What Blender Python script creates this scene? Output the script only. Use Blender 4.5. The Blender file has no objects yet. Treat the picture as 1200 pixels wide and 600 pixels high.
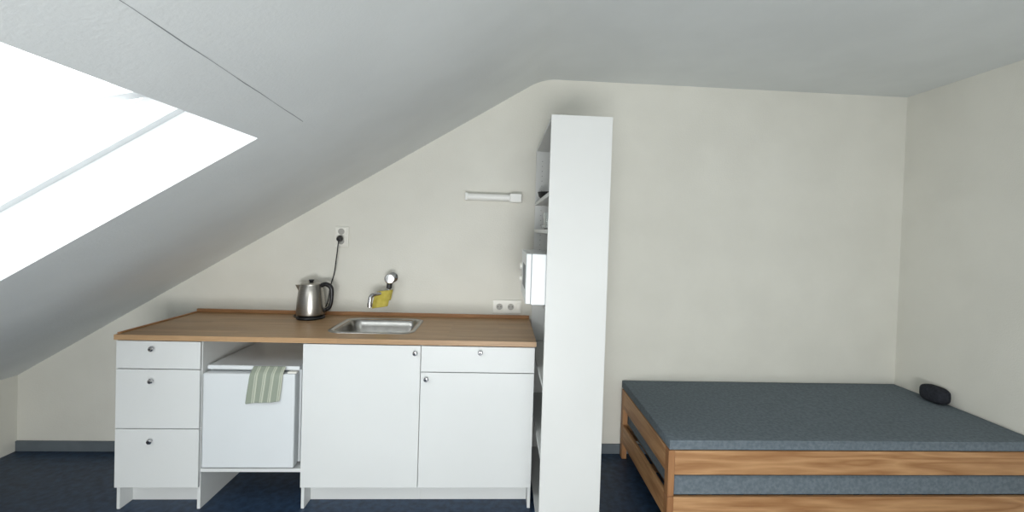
import bpy, bmesh, math, random
from mathutils import Vector, Matrix
random.seed(3)
scene=bpy.context.scene
# ------------------------------------------------------------------ utils
def lin(c):
    c=c/255.0
    return c/12.92 if c<=0.04045 else ((c+0.055)/1.055)**2.4
def rgb(r,g,b): return (lin(r),lin(g),lin(b),1.0)
def newmat(name):
    m=bpy.data.materials.new(name); m.use_nodes=True
    nt=m.node_tree; b=nt.nodes['Principled BSDF']
    return m,nt,b
def N(nt,t,**kw):
    n=nt.nodes.new(t)
    for k,v in kw.items(): setattr(n,k,v)
    return n
def mat_noise(name,c1,c2,scale=8,rough=.6,metal=0,bump=0,bscale=200,spec=.5,detail=4,stretch=(1,1,1)):
    m,nt,b=newmat(name)
    tc=N(nt,'ShaderNodeTexCoord'); mp=N(nt,'ShaderNodeMapping'); mp.inputs['Scale'].default_value=stretch
    nt.links.new(tc.outputs['Object'],mp.inputs['Vector'])
    no=N(nt,'ShaderNodeTexNoise'); no.inputs['Scale'].default_value=scale; no.inputs['Detail'].default_value=detail
    nt.links.new(mp.outputs[0],no.inputs['Vector'])
    cr=N(nt,'ShaderNodeValToRGB'); cr.color_ramp.elements[0].position=.35; cr.color_ramp.elements[1].position=.65
    cr.color_ramp.elements[0].color=c1; cr.color_ramp.elements[1].color=c2
    nt.links.new(no.outputs['Fac'],cr.inputs['Fac']); nt.links.new(cr.outputs[0],b.inputs['Base Color'])
    b.inputs['Roughness'].default_value=rough; b.inputs['Metallic'].default_value=metal
    b.inputs['Specular IOR Level'].default_value=spec
    if bump:
        n2=N(nt,'ShaderNodeTexNoise'); n2.inputs['Scale'].default_value=bscale; n2.inputs['Detail'].default_value=3
        nt.links.new(mp.outputs[0],n2.inputs['Vector'])
        bp=N(nt,'ShaderNodeBump'); bp.inputs['Strength'].default_value=bump; bp.inputs['Distance'].default_value=.004
        nt.links.new(n2.outputs['Fac'],bp.inputs['Height']); nt.links.new(bp.outputs[0],b.inputs['Normal'])
    return m
def mat_wood(name,dark,light,axis='X',scale=1.0,rough=.5,contrast=.5,plank=0.0,bands=14):
    """grain runs along `axis`"""
    m,nt,b=newmat(name)
    tc=N(nt,'ShaderNodeTexCoord'); mp=N(nt,'ShaderNodeMapping')
    st={'X':(.6,7,7),'Y':(7,.6,7),'Z':(7,7,.6)}[axis]
    mp.inputs['Scale'].default_value=[s*scale for s in st]
    nt.links.new(tc.outputs['Object'],mp.inputs['Vector'])
    n1=N(nt,'ShaderNodeTexNoise'); n1.inputs['Scale'].default_value=1.6; n1.inputs['Detail'].default_value=2; n1.inputs['Distortion'].default_value=.6
    nt.links.new(mp.outputs[0],n1.inputs['Vector'])
    mul=N(nt,'ShaderNodeMath',operation='MULTIPLY'); mul.inputs[1].default_value=bands
    nt.links.new(n1.outputs['Fac'],mul.inputs[0])
    fr=N(nt,'ShaderNodeMath',operation='PINGPONG'); fr.inputs[1].default_value=1.0
    nt.links.new(mul.outputs[0],fr.inputs[0])
    n2=N(nt,'ShaderNodeTexNoise'); n2.inputs['Scale'].default_value=14; n2.inputs['Detail'].default_value=5
    nt.links.new(mp.outputs[0],n2.inputs['Vector'])
    mx=N(nt,'ShaderNodeMix',data_type='FLOAT'); mx.inputs[0].default_value=contrast
    nt.links.new(n2.outputs['Fac'],mx.inputs[2]); nt.links.new(fr.outputs[0],mx.inputs[3])
    cr=N(nt,'ShaderNodeValToRGB'); cr.color_ramp.elements[0].position=.15; cr.color_ramp.elements[1].position=.8
    cr.color_ramp.elements[0].color=dark; cr.color_ramp.elements[1].color=light
    nt.links.new(mx.outputs[0],cr.inputs['Fac'])
    out=cr.outputs[0]
    if plank:
        # butcher-block staves
        br=N(nt,'ShaderNodeTexBrick'); br.inputs['Scale'].default_value=1.0
        br.inputs['Brick Width'].default_value=.55; br.inputs['Row Height'].default_value=plank
        br.inputs['Mortar Size'].default_value=.0006
        br.inputs['Color1'].default_value=(1.06,1.05,1.03,1); br.inputs['Color2'].default_value=(.88,.87,.86,1); br.inputs['Mortar'].default_value=(.75,.72,.7,1)
        nt.links.new(tc.outputs['Object'],br.inputs['Vector'])
        mm=N(nt,'ShaderNodeMix',data_type='RGBA',blend_type='MULTIPLY'); mm.inputs[0].default_value=1
        nt.links.new(out,mm.inputs[6]); nt.links.new(br.outputs['Color'],mm.inputs[7]); out=mm.outputs[2]
    nt.links.new(out,b.inputs['Base Color']); b.inputs['Roughness'].default_value=rough
    return m
COL=scene.collection
def link(o): COL.objects.link(o); return o
def empty(name,loc=(0,0,0)):
    e=bpy.data.objects.new(name,None); e.location=loc; e.empty_display_size=.1; return link(e)
def setparent(o,p):
    if p is not None:
        o.parent=p; o.matrix_parent_inverse=Matrix.Translation(-Vector(p.location))
def fin(bm,name,mat,parent=None,smooth=False,bevel=0,seg=2,sub=0):
    bmesh.ops.recalc_face_normals(bm,faces=bm.faces)
    me=bpy.data.meshes.new(name); bm.to_mesh(me); bm.free()
    o=bpy.data.objects.new(name,me); link(o)
    for mm in (mat if isinstance(mat,list) else [mat]): me.materials.append(mm)
    if smooth:
        for p in me.polygons: p.use_smooth=True
    if bevel:
        md=o.modifiers.new('b','BEVEL'); md.width=bevel; md.segments=seg; md.limit_method='ANGLE'; md.angle_limit=math.radians(40)
    if sub:
        md=o.modifiers.new('s','SUBSURF'); md.levels=sub; md.render_levels=sub
    setparent(o,parent)
    return o
def addbox(bm,x0,x1,y0,y1,z0,z1):
    v=[bm.verts.new(p) for p in [(x0,y0,z0),(x1,y0,z0),(x1,y1,z0),(x0,y1,z0),(x0,y0,z1),(x1,y0,z1),(x1,y1,z1),(x0,y1,z1)]]
    for f in [(0,3,2,1),(4,5,6,7),(0,1,5,4),(1,2,6,5),(2,3,7,6),(3,0,4,7)]: bm.faces.new([v[i] for i in f])
    return v
def box(name,x0,x1,y0,y1,z0,z1,mat,parent=None,bevel=.002,seg=2):
    bm=bmesh.new(); addbox(bm,x0,x1,y0,y1,z0,z1)
    return fin(bm,name,mat,parent,bevel=bevel,seg=seg)
def boxes(name,L,mat,parent=None,bevel=.002):
    bm=bmesh.new()
    for b in L: addbox(bm,*b)
    return fin(bm,name,mat,parent,bevel=bevel)
def prism(name,pts,y0,y1,mat,parent=None,bevel=0):
    """polygon in XZ extruded along Y"""
    bm=bmesh.new()
    a=[bm.verts.new((x,y0,z)) for x,z in pts]; b=[bm.verts.new((x,y1,z)) for x,z in pts]
    bm.faces.new(a); bm.faces.new(b[::-1]); n=len(pts)
    for i in range(n): bm.faces.new([a[i],b[i],b[(i+1)%n],a[(i+1)%n]])
    return fin(bm,name,mat,parent,bevel=bevel)
def frame_from(d):
    d=Vector(d).normalized(); up=Vector((0,0,1)) if abs(d.z)<.95 else Vector((1,0,0))
    s=d.cross(up).normalized(); return d,s,s.cross(d)
def lathe(name,prof,center,axis,mat,parent=None,n=40,smooth=True,bevel=0):
    """prof: list (r,h) along axis"""
    d,s,u=frame_from(axis); c=Vector(center); bm=bmesh.new(); rings=[]
    for r,h in prof:
        if r<1e-6: rings.append([bm.verts.new(c+d*h)])
        else: rings.append([bm.verts.new(c+d*h+(s*math.cos(2*math.pi*i/n)+u*math.sin(2*math.pi*i/n))*r) for i in range(n)])
    for a,b in zip(rings,rings[1:]):
        if len(a)==1 and len(b)==1: continue
        for i in range(n):
            j=(i+1)%n
            if len(a)==1: bm.faces.new([a[0],b[j],b[i]])
            elif len(b)==1: bm.faces.new([a[i],a[j],b[0]])
            else: bm.faces.new([a[i],a[j],b[j],b[i]])
    for rg in (rings[0],rings[-1]):
        if len(rg)>1: bm.faces.new(rg)
    o=fin(bm,name,mat,parent,smooth=smooth)
    if smooth:
        md=o.modifiers.new('e','EDGE_SPLIT'); md.split_angle=math.radians(35)
    return o
def tube(name,pts,r,mat,parent=None,n=14,res=8,radii=None):
    """smooth swept tube through pts (Catmull-Rom)"""
    P=[Vector(p) for p in pts]; R=radii or [r]*len(P); path=[];rad=[]
    for i in range(len(P)-1):
        p0=P[max(i-1,0)];p1=P[i];p2=P[i+1];p3=P[min(i+2,len(P)-1)]
        for k in range(res):
            t=k/res
            path.append(.5*((2*p1)+(p2-p0)*t+(2*p0-5*p1+4*p2-p3)*t*t+(3*p1-p0-3*p2+p3)*t**3)); rad.append(R[i]*(1-t)+R[i+1]*t)
    path.append(P[-1]); rad.append(R[-1])
    bm=bmesh.new(); rings=[]; prev=None
    for i,q in enumerate(path):
        d=(path[min(i+1,len(path)-1)]-path[max(i-1,0)]).normalized()
        if prev is None: _,s,_u=frame_from(d)
        else: s=(prev-d*prev.dot(d)).normalized()
        prev=s; u=d.cross(s)
        rings.append([bm.verts.new(q+(s*math.cos(2*math.pi*j/n)+u*math.sin(2*math.pi*j/n))*rad[i]) for j in range(n)])
    for a,b in zip(rings,rings[1:]):
        for j in range(n): bm.faces.new([a[j],a[(j+1)%n],b[(j+1)%n],b[j]])
    bm.faces.new(rings[0]); bm.faces.new(rings[-1])
    return fin(bm,name,mat,parent,smooth=True)
def rrect(cx,cy,hw,hd,r,z,n=8):
    out=[]
    for qx,qy,a0 in [(1,1,0),(-1,1,90),(-1,-1,180),(1,-1,270)]:
        for k in range(n+1):
            a=math.radians(a0+90*k/n)
            out.append((cx+qx*(hw-r)+r*math.cos(a), cy+qy*(hd-r)+r*math.sin(a), z))
    return out

# ------------------------------------------------------------------ materials
M_wall=mat_noise('wall_paint',rgb(216,214,205),rgb(221,219,210),3,.85,bump=.25,bscale=110)
M_ceil=mat_noise('ceiling_paint',rgb(218,221,220),rgb(223,226,225),3,.85,bump=.2,bscale=90)
M_reveal=mat_noise('reveal_paint',rgb(226,229,230),rgb(230,233,234),3,.7)
M_floor=mat_noise('floor_linoleum',rgb(22,42,64),rgb(42,66,94),28,.45,bump=.1,bscale=60,detail=8)
M_white=mat_noise('white_laminate',rgb(216,218,217),rgb(219,221,220),2,.42)
M_shelfw=mat_noise('white_foil',rgb(208,209,207),rgb(212,213,211),2,.5)
M_enamel=mat_noise('white_enamel',rgb(214,218,220),rgb(218,222,224),2,.28)
M_dark=mat_noise('dark_rubber',rgb(28,28,30),rgb(38,38,40),10,.5)
M_gap=mat_noise('dark_gasket',rgb(70,72,74),rgb(84,86,88),10,.7)
M_black=mat_noise('black_plastic',rgb(16,16,18),rgb(22,22,24),10,.35)
M_steel=mat_noise('brushed_steel',rgb(160,156,150),rgb(176,172,166),30,.3,metal=1,stretch=(1,1,12))
M_sink=mat_noise('sink_steel',rgb(165,163,159),rgb(179,177,173),20,.28,metal=1)
M_chrome=mat_noise('chrome',rgb(190,190,192),rgb(200,200,202),10,.15,metal=1)
M_sock=mat_noise('socket_plastic',rgb(226,224,216),rgb(230,228,220),5,.4)
M_lampw=mat_noise('lamp_diffuser',rgb(232,232,228),rgb(236,236,232),5,.4)
M_counter=mat_wood('counter_beech',rgb(160,126,90),rgb(190,156,118),'X',1.0,.42,.25,plank=.045,bands=5)
M_ctrim=mat_wood('counter_edge_strip',rgb(162,114,74),rgb(186,138,94),'X',1.0,.5,.3)
M_ctrimY=mat_wood('counter_edge_strip_side',rgb(162,114,74),rgb(186,138,94),'Y',1.0,.5,.3)
M_pineX=mat_wood('pine_rail',rgb(150,104,64),rgb(194,150,106),'X',1.0,.5,.5,bands=9)
M_pineY=mat_wood('pine_end_board',rgb(150,104,64),rgb(190,146,102),'Y',1.0,.5,.5,bands=9)
M_pineZ=mat_wood('pine_post',rgb(136,90,54),rgb(174,128,86),'Z',1.0,.5,.5,bands=7)
M_matt=mat_noise('mattress_denim',rgb(102,112,120),rgb(117,127,134),60,.95,bump=.5,bscale=500,spec=.15)
M_cush=mat_noise('cushion_fabric',rgb(40,42,48),rgb(52,54,60),60,.95,bump=.4,bscale=400,spec=.15)
M_base=mat_noise('baseboard_paint',rgb(96,104,110),rgb(104,112,118),10,.5)
M_yellow=mat_noise('yellow_cloth',rgb(190,174,76),rgb(208,192,96),30,.95,bump=.5,bscale=300)
M_frame=mat_noise('window_frame_paint',rgb(196,198,198),rgb(204,206,206),5,.4)

def mat_glass():
    m,nt,b=newmat('window_glass'); nt.nodes.remove(b)
    o=nt.nodes['Material Output']; t=N(nt,'ShaderNodeBsdfTransparent'); g=N(nt,'ShaderNodeBsdfGlossy'); g.inputs['Roughness'].default_value=.02
    t.inputs['Color'].default_value=(.96,.98,.98,1)
    mx=N(nt,'ShaderNodeMixShader'); mx.inputs[0].default_value=.05
    nt.links.new(t.outputs[0],mx.inputs[1]); nt.links.new(g.outputs[0],mx.inputs[2]); nt.links.new(mx.outputs[0],o.inputs['Surface'])
    return m
M_glass=mat_glass()
def mat_drinkglass():
    m,nt,b=newmat('drinking_glass_mat'); b.inputs['Transmission Weight'].default_value=1; b.inputs['Roughness'].default_value=.02; b.inputs['Base Color'].default_value=(.93,.96,.96,1)
    return m
M_dglass=mat_drinkglass()
def mat_towel():
    m,nt,b=newmat('striped_towel')
    tc=N(nt,'ShaderNodeTexCoord'); sx=N(nt,'ShaderNodeSeparateXYZ'); nt.links.new(tc.outputs['UV'],sx.inputs[0])
    mu=N(nt,'ShaderNodeMath',operation='MULTIPLY'); mu.inputs[1].default_value=4.0; nt.links.new(sx.outputs['X'],mu.inputs[0])
    f=N(nt,'ShaderNodeMath',operation='FRACT'); nt.links.new(mu.outputs[0],f.inputs[0])
    cr=N(nt,'ShaderNodeValToRGB'); cr.color_ramp.interpolation='CONSTANT'
    e=cr.color_ramp.elements; e[0].position=0; e[0].color=rgb(142,150,136); e[1].position=.62; e[1].color=rgb(178,182,166)
    x=e.new(.74); x.color=rgb(146,154,140); x=e.new(.82); x.color=rgb(182,186,170)
    nt.links.new(f.outputs[0],cr.inputs['Fac']); nt.links.new(cr.outputs[0],b.inputs['Base Color']); b.inputs['Roughness'].default_value=.95
    n2=N(nt,'ShaderNodeTexNoise'); n2.inputs['Scale'].default_value=300
    nt.links.new(tc.outputs['Object'],n2.inputs['Vector']); bp=N(nt,'ShaderNodeBump'); bp.inputs['Strength'].default_value=.5; bp.inputs['Distance'].default_value=.003
    nt.links.new(n2.outputs['Fac'],bp.inputs['Height']); nt.links.new(bp.outputs[0],b.inputs['Normal'])
    return m
M_towel=mat_towel()

# ------------------------------------------------------------------ room shell
KS,K0=0.619,2.3338        # sloped ceiling z = KS*x+K0
def sz(x): return KS*x+K0
H=2.483; XR=2.765; XL=-3.0; YB=-4.6
box('floor',XL-.1,XR+.1,YB-.1,.1,-.1,0,M_floor,bevel=0)
prism('wall_back',[(XL,0),(XR,0),(XR,H),(.241,H),(XL,sz(XL))],0,.1,M_wall)
box('wall_right',XR,XR+.1,YB-.1,.1,0,H,M_wall,bevel=0)
box('wall_left',XL-.1,XL,YB-.1,.1,0,sz(XL),M_wall,bevel=0)
# front wall (behind the camera) with an unseen window added for light
wx0,wx1,wz0,wz1=-.95,1.3,.12,1.72
bm=bmesh.new()
def addprism(bm,pts,y0,y1):
    a=[bm.verts.new((x,y0,z)) for x,z in pts]; b=[bm.verts.new((x,y1,z)) for x,z in pts]
    bm.faces.new(a); bm.faces.new(b[::-1]); n=len(pts)
    for i in range(n): bm.faces.new([a[i],b[i],b[(i+1)%n],a[(i+1)%n]])
addprism(bm,[(XL,0),(wx0,0),(wx0,sz(wx0)),(XL,sz(XL))],YB-.1,YB)
addprism(bm,[(wx1,0),(XR,0),(XR,H),(wx1,H)],YB-.1,YB)
addprism(bm,[(wx0,0),(wx1,0),(wx1,wz0),(wx0,wz0)],YB-.1,YB)
addprism(bm,[(wx0,wz1),(wx1,wz1),(wx1,H),(.241,H),(wx0,sz(wx0))],YB-.1,YB)
fin(bm,'wall_front',M_wall)
w2=empty('unseen_window',(0,YB-.05,.9))
boxes('frame',[(wx0,wx0+.05,YB-.08,YB-.02,wz0,wz1),(wx1-.05,wx1,YB-.08,YB-.02,wz0,wz1),(wx0,wx1,YB-.08,YB-.02,wz0,wz0+.05),(wx0,wx1,YB-.08,YB-.02,wz1-.05,wz1),(.15,.20,YB-.08,YB-.02,wz0,wz1)],M_frame,w2)
box('pane',wx0+.04,wx1-.04,YB-.055,YB-.05,wz0+.04,wz1-.04,M_glass,w2,bevel=0)
# flat ceiling with a slightly eased crease to the slope
bm=bmesh.new()
xa=.16; prof=[]
P0=Vector((xa,sz(xa))); P1=Vector((.241,H)); P2=Vector((.34,H))
for i in range(11):
    t=i/10; q=(1-t)**2*P0+2*t*(1-t)*P1+t*t*P2; prof.append((q.x,q.y))
prof.append((XR+.1,H)); prof+= [(XR+.1,H+.15),(xa-.08,H+.15)]
addprism(bm,prof,YB-.1,.1)
fin(bm,'ceiling',M_ceil)
# sloped ceiling slab with a skylight opening
hx0,hx1,hy0,hy1=-1.78,-.885,-2.42,-1.285
n=Vector((-KS,0,1)).normalized()
T=.12
bm=bmesh.new()
def slab(x0,x1,y0,y1):
    a=[Vector((x,y,sz(x))) for x,y in [(x0,y0),(x1,y0),(x1,y1),(x0,y1)]]
    va=[bm.verts.new(p) for p in a]; vb=[bm.verts.new(p+n*T) for p in a]
    bm.faces.new(va); bm.faces.new(vb[::-1])
    for i in range(4): bm.faces.new([va[i],vb[i],vb[(i+1)%4],va[(i+1)%4]])
slab(XL-.1,hx0,YB-.1,.1); slab(hx1,xa,YB-.1,.1); slab(hx0,hx1,YB-.1,hy0); slab(hx0,hx1,hy1,.1)
fin(bm,'ceiling_slope',M_ceil)
# thin seam in the slope, a narrow grey strip
def on_slope(x,y,o=0): return Vector((x,y,sz(x)))+n*o
bm=bmesh.new()
for (xa1,ya1,xb1,yb1) in [(-.756,-1.227,-.673,-3.2)]:
    m=24; pr=None
    for i in range(m+1):
        t=i/m; x=xa1+(xb1-xa1)*t+.0006*math.sin(i*2.1); y=ya1+(yb1-ya1)*t; w=.0009+.0004*math.sin(i*1.7)
        a=bm.verts.new(on_slope(x-w,y,-.0006)); b=bm.verts.new(on_slope(x+w,y,-.0006))
        if pr: bm.faces.new([pr[0],pr[1],b,a])
        pr=(a,b)
fin(bm,'slope_seam',mat_noise('seam_grey',rgb(130,134,136),rgb(150,154,156),20,.9))
# skylight: reveal, frame, top-hung sash standing open, pane
sk=empty('window_1',(-1.33,-1.85,1.7))
D=.205
def sbox(bm,x0,x1,y0,y1,o0,o1,tr=None):
    """box in slope space; x measured on slope surface, o = normal offset"""
    a=[on_slope(x,y,o0) for x,y in [(x0,y0),(x1,y0),(x1,y1),(x0,y1)]]; b=[on_slope(x,y,o1) for x,y in [(x0,y0),(x1,y0),(x1,y1),(x0,y1)]]
    if tr: a=[tr(p) for p in a]; b=[tr(p) for p in b]
    va=[bm.verts.new(p) for p in a]; vb=[bm.verts.new(p) for p in b]
    bm.faces.new(va); bm.faces.new(vb[::-1])
    for i in range(4): bm.faces.new([va[i],vb[i],vb[(i+1)%4],va[(i+1)%4]])
e=.02; k_=.002
bm=bmesh.new()
sbox(bm,hx0-e,hx1+e,hy1-k_,hy1+e,.0005,D+.1); sbox(bm,hx0-e,hx1+e,hy0-e,hy0+k_,.0005,D+.1)
sbox(bm,hx0-e,hx0+k_,hy0,hy1,.0005,D+.1); sbox(bm,hx1-k_,hx1+e,hy0,hy1,.0005,D+.1)
fin(bm,'reveal',M_reveal,sk)
def ring(bm,i,w,o0,o1,tr=None):
    sbox(bm,hx0+i,hx1-i,hy1-i-w,hy1-i,o0,o1,tr); sbox(bm,hx0+i,hx1-i,hy0+i,hy0+i+w,o0,o1,tr)
    sbox(bm,hx0+i,hx0+i+w,hy0+i+w,hy1-i-w,o0,o1,tr); sbox(bm,hx1-i-w,hx1-i,hy0+i+w,hy1-i-w,o0,o1,tr)
bm=bmesh.new(); ring(bm,.003,.035,D,D+.09)
fin(bm,'outer_frame',M_frame,sk,bevel=.002)
piv=on_slope(hx1-.04,0,D+.03); ang=math.radians(-19)
def swing(p):
    dx,dz=p.x-piv.x,p.z-piv.z
    return Vector((piv.x+dx*math.cos(ang)-dz*math.sin(ang),p.y,piv.z+dx*math.sin(ang)+dz*math.cos(ang)))
bm=bmesh.new(); ring(bm,.042,.06,D+.015,D+.06,swing)
fin(bm,'sash',M_frame,sk,bevel=.004)
bm=bmesh.new(); sbox(bm,hx0+.09,hx1-.09,hy0+.09,hy1-.09,D+.035,D+.04,swing)
fin(bm,'pane',M_glass,sk)
# baseboards
box('baseboard_back',.52,XR,-.012,0,0,.065,M_base,bevel=.002)
box('baseboard_back_left',XL,-1.93,-.012,0,0,.065,M_base,bevel=.002)
box('baseboard_right',XR-.012,XR,YB,-.012,0,.065,M_base,bevel=.002)

# ------------------------------------------------------------------ kitchen cabinets
def knob(x,z,parent,y=-.612):
    lathe('knob',[(.005,0),(.005,.010),(.009,.012),(.0125,.017),(.0125,.021),(.009,.025),(.0,.026)],(x,y,z),(0,-1,0),M_chrome,parent,n=24)
    lathe('knob_recess',[(.004,0),(.004,.001),(0,.0012)],(x,y-.0255,z),(0,-1,0),M_dark,parent,n=16)
X0,X1,X2,X3,X4=-1.915,-1.505,-1.0,-.40,.195
FY=-.594; TH=.018
dc=empty('drawer_cabinet',(-1.71,-.3,0))
boxes('carcass',[(X0,X0+.016,FY,-.02,.0,.872),(X1-.016,X1,FY,-.02,.0,.872),(X0+.016,X1-.016,FY+.01,-.02,.115,.131),(X0+.016,X1-.016,-.035,-.02,.131,.872),(X0+.016,X1-.016,FY+.01,-.02,.85,.866)],M_white,dc,bevel=.001)
box('plinth',X0+.016,X1-.016,-.515,-.50,0,.115,M_white,dc)
g=.003
for nm,z0,z1 in [('drawer_front_top',.724+g,.868),('drawer_front_middle',.42+g,.724),('drawer_front_bottom',.12,.42)]:
    box(nm,X0+.001,X1-.002,FY-TH,FY,z0,z1-.001,M_white,dc,bevel=.0015)
for z in (.830,.668,.362): knob(-1.735,z,dc)
bc=empty('sink_base_cabinet',(-.7,-.3,0))
boxes('carcass',[(X2,X2+.016,FY,-.02,0,.872),(X3-.016,X3,FY,-.02,0.115,.872),(X2+.016,X3-.016,FY+.01,-.02,.115,.131),(X2+.016,X3-.016,-.035,-.02,.131,.72)],M_white,bc,bevel=.001)
box('door',X2+.001,X3-.002,FY-TH,FY,.12,.866,M_white,bc,bevel=.0015)
box('plinth',X2+.016,X3,-.515,-.50,0,.115,M_white,bc)
knob(-.428,.83,bc)
b2=empty('base_cabinet',(-.1,-.3,0))
boxes('carcass',[(X3,X3+.016,FY,-.02,0.115,.872),(X4-.016,X4,FY,-.02,0,.872),(X3+.016,X4-.016,FY+.01,-.02,.115,.131),(X3+.016,X4-.016,-.035,-.02,.131,.872)],M_white,b2,bevel=.001)
box('drawer_front',X3+.002,X4-.001,FY-TH,FY,.731,.866,M_white,b2,bevel=.0015)
box('door',X3+.002,X4-.001,FY-TH,FY,.12,.727,M_white,b2,bevel=.0015)
box('plinth',X3,X4-.016,-.515,-.50,0,.115,M_white,b2)
knob(-.092,.838,b2); knob(-.368,.695,b2)
# fridge shelf between cabinets
boxes('fridge_support_shelf',[(X1+.001,X2-.001,-.60,-.03,.195,.213)],M_white,bevel=.001)
# worktop with hole
sx0,sx1,sy0,sy1=-.94,-.466,-.504,-.098
i=.03
bm=bmesh.new()
wx0_,wx1_,wy0,wy1=-1.918,.2,-.622,-.001
for b in [(wx0_,sx0+i,wy0,wy1),(sx1-i,wx1_,wy0,wy1),(sx0+i,sx1-i,wy0,sy0+i),(sx0+i,sx1-i,sy1-i,wy1)]:
    addbox(bm,*b,.873,.899)
fin(bm,'countertop',M_counter)
# upstand strips
cs=empty('countertop_upstand',(-.9,0,.9))
box('back_strip',-1.918,.198,-.016,-.002,.8995,.921,M_ctrim,cs,bevel=.002)
box('side_strip',-1.921,-1.906,-.60,-.016,.8995,.906,M_ctrimY,cs,bevel=.002)
# sink
bm=bmesh.new(); cx,cy=(sx0+sx1)/2,(sy0+sy1)/2; hw,hd=(sx1-sx0)/2,(sy1-sy0)/2
spec=[(hw,hd,.075,.8992),(hw-.001,hd-.001,.075,.903),(hw-.014,hd-.014,.065,.9045),(hw-.024,hd-.024,.06,.902),(hw-.034,hd-.034,.055,.893),(hw-.040,hd-.040,.055,.86),(hw-.05,hd-.05,.055,.775),(hw-.062,hd-.062,.05,.757),(hw-.09,hd-.09,.05,.751),(.06,.05,.045,.748)]
R=[[bm.verts.new(p) for p in rrect(cx,cy,a,b,r,z)] for a,b,r,z in spec]
for a,b in zip(R,R[1:]):
    for k in range(len(a)): bm.faces.new([a[k],a[(k+1)%len(a)],b[(k+1)%len(a)],b[k]])
bm.faces.new(R[-1])
so=empty('kitchen_sink',(cx,cy,.9))
fin(bm,'basin',M_sink,so,smooth=True)
lathe('drain',[(.04,0),(.04,.003),(.03,.004),(.025,.001),(0,.001)],(cx,cy,.7485),(0,0,1),M_chrome,so)

# ------------------------------------------------------------------ faucet
fa=empty('wall_faucet',(-.70,0,1.13))
lathe('rosette',[(.034,0),(.034,.004),(.026,.014),(.014,.018),(.013,.05)],(-.70,-.0005,1.15),(0,-1,0),M_chrome,fa)
lathe('valve_body',[(.015,0),(.022,.006),(.024,.02),(.024,.05),(.02,.06),(.0,.062)],(-.70,-.035,1.15),(0,-1,0),M_chrome,fa)
lathe('handle',[(.010,0),(.010,.02),(.030,.024),(.032,.034),(.026,.042),(0,.044)],(-.695,-.085,1.152),(.1,-1,.05),M_chrome,fa)
lathe('swivel_joint',[(.013,0),(.017,.01),(.017,.045),(.012,.05)],(-.702,-.07,1.135),(-.05,0,-1),M_dark,fa)
tube('spout',[(-.703,-.07,1.10),(-.704,-.07,1.075),(-.710,-.082,1.062),(-.735,-.13,1.062),(-.765,-.18,1.062),(-.780,-.20,1.052),(-.784,-.205,1.02),(-.784,-.205,1.0)],.0125,M_chrome,fa)
lathe('aerator',[(.0155,0),(.0155,.022),(.010,.023),(0,.023)],(-.784,-.205,1.012),(0,0,-1),M_chrome,fa)
def cloth(name,mat,path,width_dir,width,parent=None,th=.003,nu=14,amp=.004,skew=0):
    """path: list of points of the drape centre-line start edge; width_dir vector"""
    P=[Vector(p) for p in path]; W=Vector(width_dir).normalized(); bm=bmesh.new(); uv=bm.loops.layers.uv.new('UV')
    m=len(P); rows=[]
    for a,p in enumerate(P):
        t=a/(m-1); row=[]
        for k in range(nu+1):
            s=k/nu
            q=p+W*width*(s)+Vector((0,-1,0))*amp*(math.sin(s*9+t*2)+.5*math.sin(s*17+1))*min(1,abs(t-.15)*2)
            q.z+=skew*(s-.5)*t
            row.append((bm.verts.new(q),(s,t)))
        rows.append(row)
    for a in range(m-1):
        for k in range(nu):
            q=[rows[a][k],rows[a][k+1],rows[a+1][k+1],rows[a+1][k]]
            f=bm.faces.new([z[0] for z in q])
            for l,z in zip(f.loops,q): l[uv].uv=z[1]
    o=fin(bm,name,mat,parent,smooth=True)
    md=o.modifiers.new('t','SOLIDIFY'); md.thickness=th; md.offset=0
    md=o.modifiers.new('s','SUBSURF'); md.levels=1; md.render_levels=1
    return o
# yellow dish cloth draped over the spout
cloth('dish_cloth',M_yellow,[(-.772,-.128,1.005),(-.768,-.130,1.04),(-.760,-.135,1.068),(-.757,-.150,1.080),(-.762,-.170,1.068),(-.770,-.178,1.035),(-.775,-.182,1.0),(-.778,-.182,.975)],(.8,.55,.06),.10,amp=.003)

# ------------------------------------------------------------------ kettle
kx,ky=-1.165,-.125
ke=empty('electric_kettle',(kx,ky,.9))
lathe('power_base',[(.082,0),(.084,.006),(.08,.016),(.07,.019),(0,.019)],(kx,ky,.8995),(0,0,1),M_black,ke)
lathe('body',[(.076,0),(.083,.006),(.084,.02),(.080,.09),(.073,.15),(.067,.175),(.064,.185),(.06,.188)],(kx,ky,.92),(0,0,1),M_steel,ke,n=64)
lathe('lid',[(.064,0),(.063,.008),(.05,.014),(.02,.017),(0,.017)],(kx,ky,1.105),(0,0,1),M_steel,ke)
lathe('lid_knob',[(.010,0),(.012,.008),(.016,.012),(.014,.018),(0,.02)],(kx,ky,1.12),(0,0,1),M_black,ke)
bm=bmesh.new()
tri=[(-.058,-.026,1.09),(-.058,.026,1.09),(-.098,0,1.104),(-.060,-.012,1.045),(-.060,.012,1.045),(-.062,-.03,1.106),(-.062,.03,1.106)]
V=[bm.verts.new((kx+a,ky+b,c)) for a,b,c in tri]
for f in [(5,2,0),(6,1,2),(0,2,3),(1,4,2),(3,2,4),(5,6,2)]: bm.faces.new([V[q] for q in f])
fin(bm,'spout',M_steel,ke)
tube('handle',[(kx+.055,ky-.004,1.10),(kx+.09,ky-.006,1.112),(kx+.122,ky-.008,1.09),(kx+.127,ky-.008,1.03),(kx+.115,ky-.007,.97),(kx+.078,ky-.004,.945)],.012,M_black,ke,radii=[.013,.014,.014,.012,.011,.012])
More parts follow.
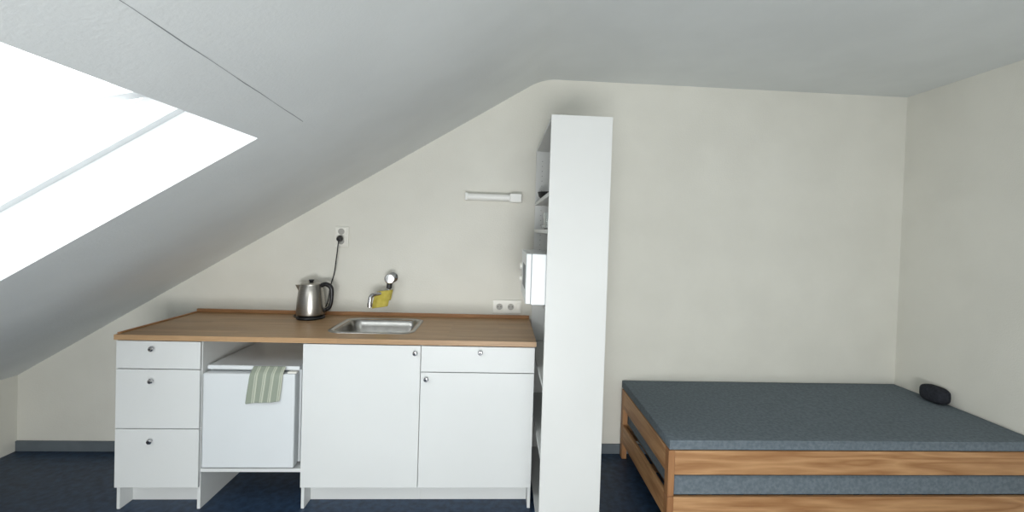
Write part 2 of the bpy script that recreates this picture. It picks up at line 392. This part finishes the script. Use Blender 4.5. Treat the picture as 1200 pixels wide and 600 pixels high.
tube('power_cord',[(-1.03,-.06,1.395),(-1.032,-.062,1.355),(-1.045,-.05,1.27),(-1.06,-.04,1.17),(-1.085,-.035,1.08),(-1.10,-.035,.98),(-1.14,-.03,.925),(-1.20,-.028,.905),(-1.265,-.04,.904),(-1.285,-.08,.904),(-1.265,-.12,.904),(-1.235,-.125,.906)],.0038,M_black,ke,n=8)
# plug
lathe('power_plug',[(.018,0),(.02,.004),(.019,.02),(.012,.035),(0,.037)],(-1.03,-.03,1.395),(0,-1,-.15),M_black,ke)
# sockets
def socket(parent,x,z,s=.04,y=-.012):
    lathe('socket_ring',[(.021,0),(.0245,.0),(.0245,.004),(.021,.004),(.021,-.006),(0,-.006)],(x,y,z),(0,-1,0),M_sock,parent,n=32)
    lathe('socket_well',[(.0208,0),(.0208,.0012),(0,.0012)],(x,y,z),(0,-1,0),mat_sw,parent,n=32)
    for dx in (-.0095,.0095):
        lathe('pin_hole',[(.003,0),(.003,.0022),(0,.0023)],(x+dx,y,z),(0,-1,0),M_black,parent,n=10)
mat_sw=mat_noise('socket_well',rgb(160,158,152),rgb(170,168,162),5,.5)
s1=empty('wall_socket',(-1.03,0,1.4))
box('cover_plate',-1.074,-.986,-.012,-.0005,1.34,1.472,M_sock,s1,bevel=.004)
box('socket_upper',-1.066,-.994,-.018,-.012,1.412,1.466,M_sock,s1,bevel=.003)
box('socket_lower',-1.066,-.994,-.018,-.012,1.347,1.404,M_sock,s1,bevel=.003)
for zz in (1.439,1.376):
    lathe('socket_well',[(.02,0),(.02,.0012),(0,.0012)],(-1.03,-.0178,zz),(0,-1,0),mat_sw,s1,n=32)
s2=empty('double_wall_socket',(.05,0,.97))
box('cover_plate',-.045,.145,-.012,-.0005,.932,1.02,M_sock,s2,bevel=.004)
socket(s2,.0,.976); socket(s2,.075,.976)
box('switch_rocker',.112,.136,-.016,-.012,.955,1.0,M_sock,s2,bevel=.002)

# ------------------------------------------------------------------ wall lamp
wl=empty('wall_lamp',(-.06,0,1.69))
box('housing',-.235,.12,-.045,-.0005,1.668,1.714,M_lampw,wl,bevel=.004)
tube('diffuser_tube',[(-.23,-.058,1.690),(-.1,-.058,1.690),(.05,-.058,1.690)],.022,M_lampw,wl,n=20)
box('end_cap',.045,.122,-.085,-.0005,1.662,1.718,M_lampw,wl,bevel=.006)
box('end_cap_left',-.242,-.222,-.083,-.0005,1.665,1.715,M_lampw,wl,bevel=.006)

# ------------------------------------------------------------------ tall shelf unit (opens to the left)
SX,SD=.212,.285; SYN,SYF=-.902,-.02
su=empty('tall_shelf_unit',(.35,-.45,0))
box('side_panel_near',SX,SX+SD,SYN,SYN+.018,0,2.02,M_shelfw,su,bevel=.001)
box('side_panel_far',SX,SX+SD,SYF-.018,SYF,0,2.02,M_shelfw,su,bevel=.001)
box('back_panel',SX+SD-.006,SX+SD,SYN+.018,SYF-.018,0.03,2.02,M_shelfw,su,bevel=0)
for k,z in enumerate([.06,.42,.76,1.125,1.492,1.668,2.02]):
    box('shelf_board',SX+.002,SX+SD-.006,SYN+.018,SYF-.018,z-.020,z,M_shelfw,su,bevel=.001)
box('toe_kick',SX+.01,SX+.025,SYN+.018,SYF-.018,0,.04,M_shelfw,su,bevel=0)
bmh=bmesh.new()
for zc in [1.2+.032*q for q in range(24)]:
    for xc in (SX+.04,):
        addbox(bmh,xc-.002,xc+.002,SYF-.0188,SYF-.0178,zc-.002,zc+.002)
fin(bmh,'shelf_pin_holes',M_gap,su)
# microwave oven
mw=empty('microwave_oven',(.30,-.6,1.13))
my0,my1=-.868,-.40; mz0,mz1=1.135,1.375; mo=-.040
box('body',.185+mo,.455+mo,my0,my1,mz0,mz1,M_enamel,mw,bevel=.004)
box('door',.160+mo,.184+mo,my0+.0,my1-.12,mz0+.004,mz1,M_enamel,mw,bevel=.003)
box('control_panel',.160+mo,.184+mo,my1-.118,my1,mz0+.004,mz1,M_enamel,mw,bevel=.003)
box('door_window',.1585+mo,.1605+mo,my0+.07,my1-.19,mz0+.065,mz1-.06,M_base,mw,bevel=.001)
boxes('feet',[(.215,.235,my0+.03,my0+.05,1.1252,mz0),(.215,.235,my1-.05,my1-.03,1.1252,mz0),(.38,.40,my0+.03,my0+.05,1.1252,mz0),(.38,.40,my1-.05,my1-.03,1.1252,mz0)],M_dark,mw,bevel=0)
for zz in (mz0+.08,mz0+.15):
    lathe('control_dial',[(.02,0),(.019,.012),(0,.013)],(.160+mo,my1-.06,zz),(-1,0,0),M_sock,mw,n=24)
# bowl + glasses
lathe('serving_bowl',[(.03,0),(.035,.004),(.06,.03),(.068,.058),(.066,.058),(.057,.03),(.03,.008),(0,.007)],(.285,-.16,1.6682),(0,0,1),M_dark)
for (gx,gy) in [(.255,-.55),(.275,-.42)]:
    lathe('drinking_glass',[(.026,0),(.028,.004),(.034,.09),(.0325,.09),(.0265,.008),(0,.007)],(gx,gy,1.4922),(0,0,1),M_dglass,n=32)
lathe('plate_stack',[(.05,0),(.09,.012),(.10,.02),(.10,.026),(.09,.02),(0,.012)],(.34,-.2,1.4922),(0,0,1),M_enamel)

# ------------------------------------------------------------------ mini fridge
fr=empty('mini_fridge',(-1.26,-.3,.21))
fx0,fx1=-1.494,-1.03
box('body',fx0,fx1,-.548,-.06,.222,.715,M_enamel,fr,bevel=.004)
box('top_cover',fx0-.0,fx1+.0,-.575,-.055,.716,.738,M_enamel,fr,bevel=.005,seg=3)
d=box('door',fx0+.001,fx1-.006,-.612,-.560,.220,.708,M_enamel,fr,bevel=.008,seg=3)
box('door_gasket',fx0+.01,fx1-.014,-.560,-.548,.23,.702,M_gap,fr,bevel=.001)
boxes('feet',[(fx0+.04,fx0+.07,-.5,-.47,.2132,.222),(fx1-.07,fx1-.04,-.5,-.47,.2132,.222),(fx0+.04,fx0+.07,-.12,-.09,.2132,.222),(fx1-.07,fx1-.04,-.12,-.09,.2132,.222)],M_dark,fr,bevel=0)
boxes('hinge',[(fx1-.05,fx1-.005,-.60,-.576,.7085,.7155)],M_sock,fr,bevel=.001)
# towel on the fridge door
cloth('dish_towel',M_towel,[(-1.258,-.584,.7405),(-1.258,-.596,.727),(-1.258,-.612,.7165),(-1.259,-.620,.70),(-1.260,-.623,.67),(-1.263,-.625,.64),(-1.266,-.627,.61),(-1.268,-.629,.58),(-1.270,-.63,.566)],(1,0,0),.165,amp=.004,th=.004,nu=20,skew=.012)

# ------------------------------------------------------------------ stackable beds
bx0,bx1,by0,by1=.834,2.745,-.867,-.03
def bed(name,zb,mattop):
    e=empty(name,((bx0+bx1)/2,(by0+by1)/2,zb)); r0,r1=zb+.105,zb+.222; t=.022
    box('rail_front',bx0+.03,bx1-.03,by0,by0+t,r0,r1,M_pineX,e,bevel=.004)
    box('rail_back',bx0+.03,bx1-.03,by1-t,by1,r0,r1,M_pineX,e,bevel=.004)
    box('end_board_left',bx0-.0,bx0+t,by0+.046,by1-.046,r0,r1,M_pineY,e,bevel=.004)
    box('end_board_right',bx1-t,bx1,by0+.046,by1-.046,r0,r1,M_pineY,e,bevel=.004)
    for (px,py) in [(bx0+.001,by0+.001),(bx1-.032,by0+.001),(bx0+.001,by1-.046),(bx1-.032,by1-.046)]:
        box('corner_post',px-.002,px+.030,py-.002,py+.045,zb+.0005,r1+.002,M_pineZ,e,bevel=.003)
    box('centre_beam',bx0+t,bx1-t,-.47,-.43,r0+.02,r0+.05,M_pineX,e,bevel=.002)
    for k in range(14):
        x=bx0+.08+k*.125
        box('slat',x,x+.07,by0+t,by1-t,r0+.05,r0+.065,M_pineY,e,bevel=.001)
    return e
bed('stackable_bed',0,0); bed('stackable_bed',.2255,0)
def mattress(x0,x1,y0,y1,zb,th):
    bm=bmesh.new(); addbox(bm,x0,x1,y0,y1,zb,zb+th)
    bmesh.ops.subdivide_edges(bm,edges=bm.edges[:],cuts=10,use_grid_fill=True)
    for v in bm.verts:
        u=(v.co.x-bx0)/(bx1-bx0); w=(v.co.y-by0)/(by1-by0)
        if v.co.z>zb+th-.001: v.co.z+=.004*math.sin(u*7+1)*math.sin(w*3.1)*math.sin(w*math.pi)
    return bm
for up_ in (True,False):
    zb=.4505 if up_ else .2255
    e=empty('mattress',(1.8,-.45,zb))
    if up_:
        bm=mattress(bx0+.004,bx1+.010,by0+.004,by1+.022,.4505,.0465)
        fin(bm,'cover',M_matt,e,smooth=True,bevel=.012,seg=4)
        tube('piping_top',[(bx0+.01,by0+.006,.489),(1.5,by0+.004,.489),(bx1,by0+.004,.489)],.003,M_matt,e,n=8)
    else:
        bm=mattress(bx0+.034,bx1-.034,by0+.012,by1-.012,.2255,.095)
        fin(bm,'cover',M_matt,e,smooth=True,bevel=.012,seg=4)
        tube('piping_top',[(bx0+.05,by0+.014,.312),(1.5,by0+.012,.312),(bx1-.05,by0+.014,.312)],.003,M_matt,e,n=8)
# dark cushion against the right wall
bm=bmesh.new()
bmesh.ops.create_uvsphere(bm,u_segments=32,v_segments=16,radius=1)
for v in bm.verts:
    x,y,z=v.co
    f=lambda a:math.copysign(abs(a)**.6,a)
    v.co=Vector((2.712+.045*f(x), -.34+.08*f(y), .550+.050*f(z)))
fin(bm,'cushion',M_cush,smooth=True)

# ------------------------------------------------------------------ light
w=bpy.data.worlds.new('sky'); scene.world=w; w.use_nodes=True
bg=w.node_tree.nodes['Background']; bg.inputs[0].default_value=(.96,.98,1.0,1); bg.inputs[1].default_value=6.5
def area(name,loc,rot,sx,sy,power=0,col=(1,1,1)):
    l=bpy.data.lights.new(name,'AREA'); l.shape='RECTANGLE'; l.size=sx; l.size_y=sy
    if power: l.energy=power; l.color=col
    else: l.cycles.is_portal=True
    o=bpy.data.objects.new(name,l); o.location=loc; o.rotation_euler=rot; link(o)
c=on_slope((hx0+hx1)/2,(hy0+hy1)/2,D+.12)
q=(-n).to_track_quat('-Z','Y').to_euler()
area('skylight_portal',c,q,1.15,1.15)
area('window_portal',((wx0+wx1)/2,YB-.11,(wz0+wz1)/2),(math.radians(90),0,0),wx1-wx0,wz1-wz0)
# fill lamp added inside the low window, tilted up to brighten the ceiling
area('window_fill',(-.1,YB+.02,.5),(math.radians(90+30),0,math.radians(3)),1.3,.6,68,(1,.985,.96))

# ------------------------------------------------------------------ camera
P=dict(cy=-2.9513,cz=1.4853,yaw=0.0547,pitch=-0.0175,roll=0.0316,f=523.4862,sx=16.3906,sy=-21.1369)
cyw,syw=math.cos(P['yaw']),math.sin(P['yaw']); cp,sp=math.cos(P['pitch']),math.sin(P['pitch']); cr,sr=math.cos(P['roll']),math.sin(P['roll'])
r=Vector((cyw,-syw,0)); fw=Vector((syw,cyw,0)); u=Vector((0,0,1))
f2=fw*cp+u*sp; u2=u*cp-fw*sp
right=r*cr+u2*sr; up=u2*cr-r*sr
cam=bpy.data.cameras.new('camera'); co=bpy.data.objects.new('camera',cam); link(co)
mw_=Matrix(((right.x,up.x,-f2.x,0),(right.y,up.y,-f2.y,P['cy']),(right.z,up.z,-f2.z,P['cz']),(0,0,0,1)))
co.matrix_world=mw_
cam.sensor_fit='HORIZONTAL'; cam.sensor_width=36; cam.lens=P['f']/1200*36
cam.shift_x=-P['sx']/1200; cam.shift_y=P['sy']/1200; cam.clip_start=.01
scene.camera=co
scene.view_settings.view_transform='Standard'
